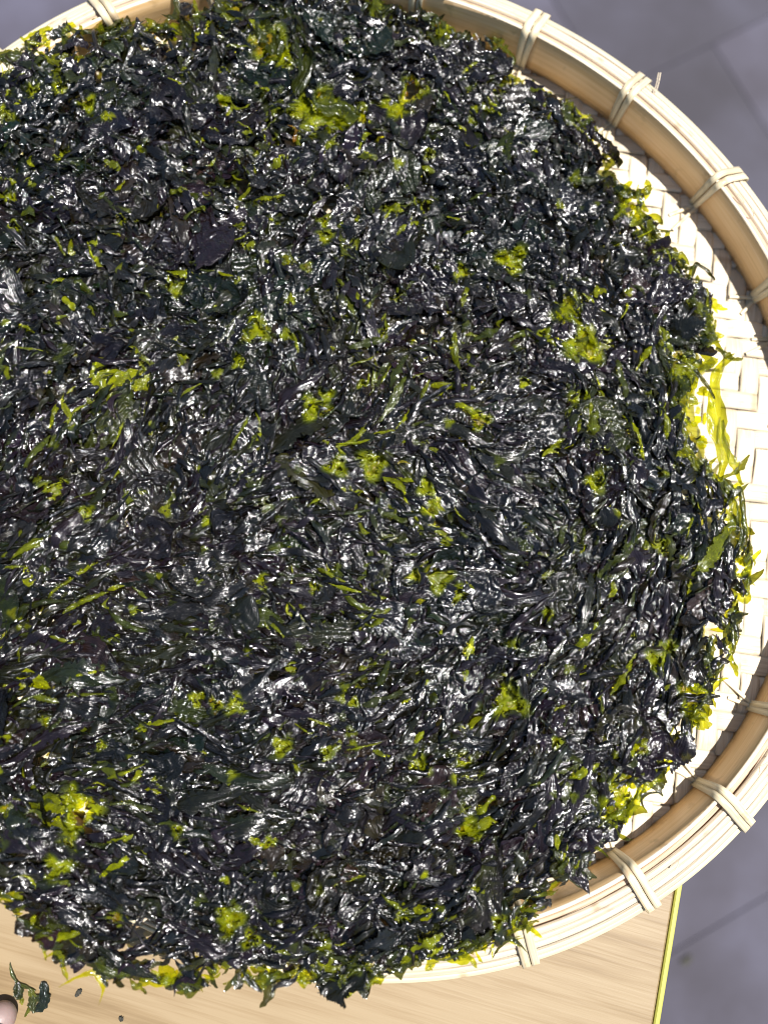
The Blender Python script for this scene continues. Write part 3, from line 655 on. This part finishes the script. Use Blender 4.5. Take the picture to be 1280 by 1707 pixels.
# --- strands and folded ribbons combed along the sheet; their arched backs carry the long wet highlights
def strands(n_, llo, lhi, wlo, whi, zlo, zhi, ns, nv_, arch, rs, crease=0.0):
    P = sample(n_, rs, .0015); P = P[xpx(P) > -80]; n = len(P); L = rs.uniform(llo, lhi, n) ; Wd = rs.uniform(wlo, whi, n)
    off = rs.normal(size=n) * np.where(P[:, 1] > .03, .75, .42); q = P.copy(); ph = flow(q[:, 0], q[:, 1]) + off + math.pi * (rs.random(n) < .5)
    pts = []; ds = L / (ns - 1); wig = rs.normal(size=n) * np.where(P[:, 1] > .02, 170, 80); L = L * np.where(P[:, 1] > .04, .7, 1); ds = L / (ns - 1); wf = rs.uniform(100, 400, n); w0 = rs.uniform(0, 6.28, n)
    for k in range(ns):
        pts.append(q.copy()); f = flow(q[:, 0], q[:, 1]) + off
        dlt = (f - ph + math.pi / 2) % math.pi - math.pi / 2; ph = ph + np.clip(dlt, -.35, .35) + wig * ds * np.sin(wf * k * ds + w0)
        q = q + ds[:, None] * np.stack([np.cos(ph), np.sin(ph)], 1)
    C = np.stack(pts, 1); T_ = np.gradient(C, axis=1); T_ /= np.linalg.norm(T_, axis=2)[..., None] + 1e-12; Nn = np.stack([-T_[..., 1], T_[..., 0]], -1)
    t = np.linspace(0, 1, ns)[None, :, None]; v = np.linspace(-1, 1, nv_)[None, None, :]
    U_ = lambda a, b: rs.uniform(a, b, size=(n, 1, 1))
    prof = np.clip(np.sin(math.pi * (t * .96 + .02)), 0, 1) ** U_(.4, .9) * (1 + U_(.05, .4) * np.sin(t * U_(3, 14) + U_(0, 6.28)))
    hw = Wd[:, None, None] / 2 * prof * v * (1 + .18 * rs.normal(size=(n, ns, 1)) * np.abs(v) ** 3)
    XY = C[:, :, None, :] + Nn[:, :, None, :] * hw[..., None]
    tw = U_(-.9, .9) * np.sin(t * U_(1, 6) + U_(0, 6.28))
    zc = zdisc(C.reshape(-1, 2)).reshape(n, ns)[:, :, None] + rs.uniform(zlo, zhi, n)[:, None, None] - .0016 * (2 * t - 1) ** 4 + .0007 * np.sin(t * U_(4, 14) + U_(0, 6.28))
    fz = Wd[:, None, None] / 2 * prof * (U_(*arch) * (1 - v ** 2) + tw * v)
    if crease: fz = fz + crease * U_(.5, 1.4) * (.6 - np.abs(np.sin(v * U_(2, 5) + U_(0, 6.28) + 1.2 * np.sin(t * U_(3, 12) + U_(0, 6)))))
    V = np.concatenate([XY, (zc + fz)[..., None]], -1).reshape(n, -1, 3)
    s_l = L[:, None, None] * t + U_(0, 9)
    UV = np.stack(np.broadcast_arrays(s_l, Wd[:, None, None] / 2 * v + U_(0, 9)), -1).reshape(n, -1, 2)
    tint = PAL[rs.choice(len(PAL), n, p=PALW / PALW.sum())] * rs.uniform(.6, 1.4, (n, 1)); e_ = edge_dist(P, OUT)
    H = np.clip(rs.normal(size=n) * .10 + rs.uniform(0, .8, n) * np.clip(1.1 - e_ / .009, 0, 1), 0, .8)[:, None] + 0 * V[:, :, 0]
    H = np.maximum(H, flecks(P, rs, .10 if whi < .005 else .0)[:, None]); H = np.maximum(H, .9 * thin_field(V[:, :, 0], V[:, :, 1], rs)); yel = np.array([[.56, .62, .010]]) * rs.uniform(.6, 1.1, (n, 1))
    T = tissue(tint[:, None], yel[:, None], H[..., None])
    F_ = grid_faces(ns, nv_); fc = V[:, F_].mean(2); ok = inside(fc.reshape(-1, 3)[:, :2], OUT).reshape(fc.shape[:2]); al = np.where((rs.random((n, 1)) < .3) & ~ok)
    if len(al[0]): ok[al] = edge_dist(fc[al][:, :2], OUT) < rs.uniform(.001, .005, n)[al[0]]
    add_mass(V, UV, T, H, F_, cull(V, F_, rs, (.3, .8)) & ok)
strands(900, .020, .050, .0035, .0075, .0005, .0050, 34, 9, (-.1, .5), rs, .0006)
strands(110, .018, .042, .007, .012, .0030, .0058, 40, 18, (-.05, .25), rs, .0009)
strands(1500, .010, .028, .0016, .0042, .002, .0062, 22, 7, (.1, .9), rs, .0003)
strands(2800, .004, .018, .0007, .0020, .0025, .0068, 14, 5, (.3, 1.2), rs)
# --- ragged translucent tufts round the edge
seg = np.diff(np.concatenate([OUT, OUT[:1]]), axis=0); sl2 = np.linalg.norm(seg, axis=1); tot = sl2.sum(); n = 420
s = np.sort(rs.uniform(0, tot, n)); cs = np.concatenate([[0], np.cumsum(sl2)]); i_ = np.clip(np.searchsorted(cs, s) - 1, 0, len(seg) - 1)
P = OUT[i_] + seg[i_] * ((s - cs[i_]) / sl2[i_])[:, None]; nrm_ = np.stack([seg[i_][:, 1], -seg[i_][:, 0]], 1) / sl2[i_][:, None]
inw = (cen - P); inw /= np.linalg.norm(inw, axis=1)[:, None]; P = P + inw * rs.uniform(.0005, .008, n)[:, None]
ang = np.arctan2(seg[i_][:, 1], seg[i_][:, 0]) + rs.normal(size=n) * .8
L = rs.uniform(.003, .011, n); Wd = L * rs.uniform(.3, .9, n)
thin = np.clip(rs.uniform(.0, 1.0, n) ** 1.1, 0, .95)
V, UV, T, H = fronds(P, ang, L, Wd, zdisc(P) + rs.uniform(-.001, .005, n), thin, (rs.normal(size=n) * .4, rs.normal(size=n) * .4), 12, 7, rs, amp=.8, curve=.8, rag=.2)
F_ = grid_faces(12, 7); kp_ = cull(V, F_, rs, (.4, .8)); add_mass(V, UV, T, H, F_, kp_)
# --- long loose wisps curling out of the edge
n = 260; s = np.sort(rs.uniform(0, tot, n)); i_ = np.clip(np.searchsorted(cs, s) - 1, 0, len(seg) - 1)
P = OUT[i_] + seg[i_] * ((s - cs[i_]) / sl2[i_])[:, None]; inw = (cen - P); inw /= np.linalg.norm(inw, axis=1)[:, None]; P = P - inw * rs.uniform(-.002, .0015, n)[:, None]
L = rs.uniform(.007, .018, n); ang = np.arctan2(seg[i_][:, 1], seg[i_][:, 0]) + rs.normal(size=n) * .35
V, UV, T, H = fronds(P, ang, L, L * rs.uniform(.10, .28, n), zdisc(P) + rs.uniform(-.001, .004, n), rs.uniform(.2, .95, n), (rs.normal(size=n) * .2, rs.normal(size=n) * .4), 18, 6, rs, amp=.8, curve=.9, rag=.2)
F_ = grid_faces(18, 6); add_mass(V, UV, T, H, F_, cull(V, F_, rs, (.3, .6)))
# --- single films of thin tissue across the thin places
c_, L_, t_ = [], [], []
for hx, hy, hr, b in HOLE:
    if b: 
        for k in range(4):
            a = rs.uniform(0, 6.28); c_.append((hx + hr * 1.15 * math.cos(a), hy + hr * 1.15 * math.sin(a))); L_.append(hr * rs.uniform(.8, 1.4)); t_.append(rs.uniform(.6, .95))
        continue
    for k in range(5):
        c_.append((hx + rs.normal() * hr * .35, hy + rs.normal() * hr * .35)); L_.append(hr * rs.uniform(1.3, 2.6)); t_.append(rs.uniform(.6, 1.0))
P = np.array(c_); n = len(P); L = np.array(L_); thin = np.array(t_)
V, UV, T, H = fronds(P, rs.uniform(0, 3.14, n), L, L * rs.uniform(.5, .9, n), zdisc(P) + rs.uniform(-.002, .0014, n), thin, (rs.normal(size=n) * .15, rs.normal(size=n) * .15), 14, 9, rs, amp=.4, curve=.3)
F_ = grid_faces(14, 9); add_mass(V, UV, T, H, F_, np.ones((n, len(F_)), bool))

off = 0; VV, UU, TT, HHh, FFf = [], [], [], [], []
for v, u, t, h, f in acc:
    VV.append(v); UU.append(u); TT.append(t); HHh.append(h); FFf.append(f + off); off += len(v)
VV = np.concatenate(VV); TT = np.concatenate(TT)
mass = mesh_np('seaweed_shreds', VV, np.concatenate(FFf), [M_sea], sheet, uv=np.concatenate(UU),
               attrs={'tint': ('FLOAT_COLOR', np.concatenate([TT, np.ones((len(TT), 1))], 1)), 'thin': ('FLOAT', np.concatenate(HHh))})
mass['kind'] = 'stuff'

# ------------------------------------------------------------------ scraps that fell beside the tray
M_dry = plain('dry_seaweed_crumb', (.022, .020, .012), .7, .4, 900)
def scrap(name, pieces, zpl, label, group=None, s=.00029, mat=None):
    """pieces: (points px, width px, thin); first is the body, the rest its parts"""
    rs_ = np.random.default_rng(hash(label) % 1000 if False else len(label)); first = unproj(*pieces[0][0][0], zpl)
    root = empty(name, tuple(first)); tag(root, label, 'seaweed scrap', group)
    for pts, wpx, th in pieces:
        W3 = np.array([unproj(x, y, zpl + .0012) for x, y in pts]); path = smooth_path(W3, 18); nvv = 8
        T_ = np.gradient(path, axis=0); T_[:, 2] = 0; T_ /= np.linalg.norm(T_, axis=1)[:, None]; Nn = np.stack([-T_[:, 1], T_[:, 0], 0 * T_[:, 0]], 1)
        q = np.linspace(0, 1, 18); v = np.linspace(-1, 1, nvv); wd = wpx * s * (CH - zpl) / .37
        prof = (np.clip(np.sin(np.pi * (q * .9 + .05)), 0, 1) ** .6)[:, None]
        hw = wd / 2 * prof * v[None] * (1 + .22 * np.where(v < 0, rs_.normal(size=(18, 1)), rs_.normal(size=(18, 1))) * np.abs(v) ** 2); Pp = path[:, None] + Nn[:, None] * hw[..., None]
        Pp[..., 2] += np.abs(rs_.normal(size=(18, nvv))) * wd * .05 + wd * .09 * np.abs(np.sin(v * 3 + q[:, None] * 5))
        H = np.full((18, nvv), th); Tn = np.tile(np.array([.010, .016, .007]) * (1 - th) + np.array([.3, .33, .03]) * th, (18 * nvv, 1))
        UVq = np.stack(np.broadcast_arrays((q * .02)[:, None], (v * wd / 2)[None]), -1).reshape(-1, 2)
        mesh_np('seaweed_frond', Pp.reshape(-1, 3), grid_faces(18, nvv), [mat or M_sea], root, uv=UVq, attrs={'tint': ('FLOAT_COLOR', np.concatenate([Tn, np.ones((len(Tn), 1))], 1)), 'thin': ('FLOAT', H)})
    return root
scrap('seaweed_scrap', [([(72, 1637), (76, 1655), (74, 1675), (60, 1684)], 17, .0), ([(17, 1606), (20, 1622), (30, 1640), (45, 1645), (60, 1652)], 5, .15), ([(28, 1638), (32, 1650), (34, 1660), (24, 1658)], 14, .05),
                        ([(62, 1680), (50, 1682), (42, 1695)], 5, .3), ([(36, 1662), (38, 1675)], 6, .6), ([(50, 1648), (56, 1660), (58, 1670)], 10, .35), ([(58, 1688), (54, 1670), (68, 1660)], 13, .1)], TZ,
      'dark green curled seaweed scrap with a thin stem lying on the wooden table')
scrap('seaweed_scrap', [([(126, 1661), (132, 1655), (137, 1650)], 7, .1)], TZ, 'small brown seaweed crumb on the table between the curled scrap and the sheet', mat=M_dry)
scrap('seaweed_scrap', [([(199, 1697), (203, 1699), (206, 1701)], 7, .1)], TZ, 'tiny seaweed crumb on the table at the bottom edge of the picture', mat=M_dry)
scrap('seaweed_scrap', [([(1134, 1604), (1144, 1603), (1151, 1592)], 10, .0)], FZ + .001, 'dark seaweed scrap on the grey floor right of the yellow table edge', mat=M_dry)

# ------------------------------------------------------------------ the fingertip at the lower left corner
def skin_mat():
    m, n, l, p = new_mat('pale_skin')
    g = N(n, 'ShaderNodeNewGeometry'); a = N(n, 'ShaderNodeTexNoise'); l.new(g.outputs['Position'], a.inputs[0]); a.inputs['Scale'].default_value = 90; a.inputs['Detail'].default_value = 5
    q = ramp(n, [(.3, (.25, .175, .16)), (.7, (.31, .225, .21))]); l.new(a.outputs[0], q.inputs[0]); l.new(q.outputs[0], p.inputs['Base Color'])
    p.inputs['Roughness'].default_value = .42; p.inputs['Subsurface Weight'].default_value = .15; p.inputs['Subsurface Radius'].default_value = (.004, .0015, .001); p.inputs['Subsurface Scale'].default_value = .5
    b = N(n, 'ShaderNodeBump'); w = N(n, 'ShaderNodeTexNoise'); l.new(g.outputs['Position'], w.inputs[0]); w.inputs['Scale'].default_value = 900; b.inputs['Strength'].default_value = .25; b.inputs['Distance'].default_value = .0005
    l.new(w.outputs[0], b.inputs['Height']); l.new(b.outputs[0], p.inputs['Normal'])
    return m
M_skin = skin_mat(); M_nail = plain('fingernail', (.34, .25, .245), .25, .04)
tip = unproj(19, 1674, .0035); tip[2] = .0035
fd = np.array([.62, .78, 0]); fd /= np.linalg.norm(fd); fp = np.array([-fd[1], fd[0], 0])
def tube(pts, rad, ns=14):
    pts = np.array(pts, float); rad = np.array(rad, float)
    Q = []; Rr = []
    for i in range(len(pts) - 1):
        for q in np.linspace(0, 1, 7)[:-1]: Q.append(pts[i] * (1 - q) + pts[i + 1] * q); Rr.append(rad[i] * (1 - q) + rad[i + 1] * q)
    Q.append(pts[-1]); Rr.append(rad[-1]); Q = np.array(Q); Rr = np.array(Rr)
    # round both ends
    T0 = Q[0] - Q[1]; T0 /= np.linalg.norm(T0); T1 = Q[-1] - Q[-2]; T1 /= np.linalg.norm(T1)
    for a in (.45, .8, .98): Q = np.vstack([Q[0:1] * 0 + (pts[0] + T0 * rad[0] * a), Q]); Rr = np.concatenate([[rad[0] * math.sqrt(1 - a * a)], Rr])
    for a in (.45, .8, .98): Q = np.vstack([Q, pts[-1] + T1 * rad[-1] * a]); Rr = np.concatenate([Rr, [rad[-1] * math.sqrt(1 - a * a)]])
    T = np.gradient(Q, axis=0); T /= np.linalg.norm(T, axis=1)[:, None] + 1e-12
    A = np.cross(T, [0, 0, 1.0]); A /= np.linalg.norm(A, axis=1)[:, None]; B = np.cross(A, T); th_ = np.arange(ns) / ns * 2 * math.pi
    V = Q[:, None] + Rr[:, None, None] * (A[:, None] * np.cos(th_)[None, :, None] + B[:, None] * np.sin(th_)[None, :, None])
    n0 = len(Q); F = [tuple(int(x) for x in f) for f in grid_faces(n0, ns, False, True)]
    F += [tuple(range(ns)), tuple((n0 - 1) * ns + i for i in range(ns - 1, -1, -1))]
    return V.reshape(-1, 3).tolist(), F
HV, HF = [], []
def addt(pts, rad):
    v, f = tube(pts, rad); b = len(HV); HV.extend(v); HF.extend([tuple(i + b for i in q) for q in f])
def finger(k, back, length, r_, lift):
    """k: place across the hand, back: how far the tip lies behind the first, lift: knuckle height"""
    p = tip + fp * k - fd * (back + .007); a, b, c = length * .27, length * .32, length * .46
    z = lambda h: np.array([0, 0, h])
    addt([p, p - fd * a + z(.006), p - fd * (a + b) + z(lift), p - fd * (a + b + c) + z(lift * .8)], [r_ * .84, r_ * .95, r_ * 1.05, r_ * 1.2])
finger(0, 0, .074, .0083, .020); finger(.0205, -.004, .082, .0086, .022); finger(.041, .003, .076, .0080, .020); finger(.060, .022, .058, .0070, .015)
pb = tip - fd * .100
for k in (0, .02, .04, .058): addt([tip + fp * k - fd * .082 + np.array([0, 0, .016]), pb + fp * (.01 + k * .75) - fd * .065 + np.array([0, 0, .016])], [.0125, .016])
addt([pb + fp * .03 - fd * .055 + np.array([0, 0, .016]), pb + fp * .03 - fd * .17 + np.array([0, 0, .03])], [.024, .027])
addt([tip - fp * .030 - fd * .062 + np.array([0, 0, .004]), tip - fp * .026 - fd * .092 + np.array([0, 0, .008]), pb - fp * .006 - fd * .045 + np.array([0, 0, .014])], [.0090, .0105, .0150])
person = empty('person', tuple(tip)); tag(person, "pale bare fingertip of a hand reaching in at the lower left corner over the table", 'person')
hm = bpy.data.meshes.new('hand'); hm.from_pydata([tuple(np.array(v) - tip) for v in HV], [], HF); hm.materials.append(M_skin)
ho = link(bpy.data.objects.new('hand', hm)); ho.parent = person
rm = ho.modifiers.new('remesh', 'REMESH'); rm.mode = 'VOXEL'; rm.voxel_size = .0014; rm.use_smooth_shade = True
sm2 = ho.modifiers.new('smooth', 'SMOOTH'); sm2.iterations = 6; sm2.factor = .5
def nail(k, back, r_):
    c = tip + fp * k - fd * (back + .0095); V = []; nu_, nv_ = 9, 9
    for i in range(nu_):
        for j in range(nv_):
            q = i / (nu_ - 1) * 2 - 1; a = (j / (nv_ - 1) * 2 - 1) * .95
            w = (1 - abs(q) ** 4 * .35); V.append(c + fd * q * .0052 + fp * math.sin(a * w) * r_ * .86 + np.array([0, 0, math.cos(a * w) * r_ * .93 + .0012 - .05 * (q + 1) * .005 - (0.0008 if q < -.8 else 0)]))
    mesh_np('fingernail', V, grid_faces(nu_, nv_), [M_nail], person)
nail(0, 0, .0083 * .9); nail(.0205, -.004, .0086 * .9); nail(.041, .003, .0080 * .9); nail(.060, .022, .0070 * .9)
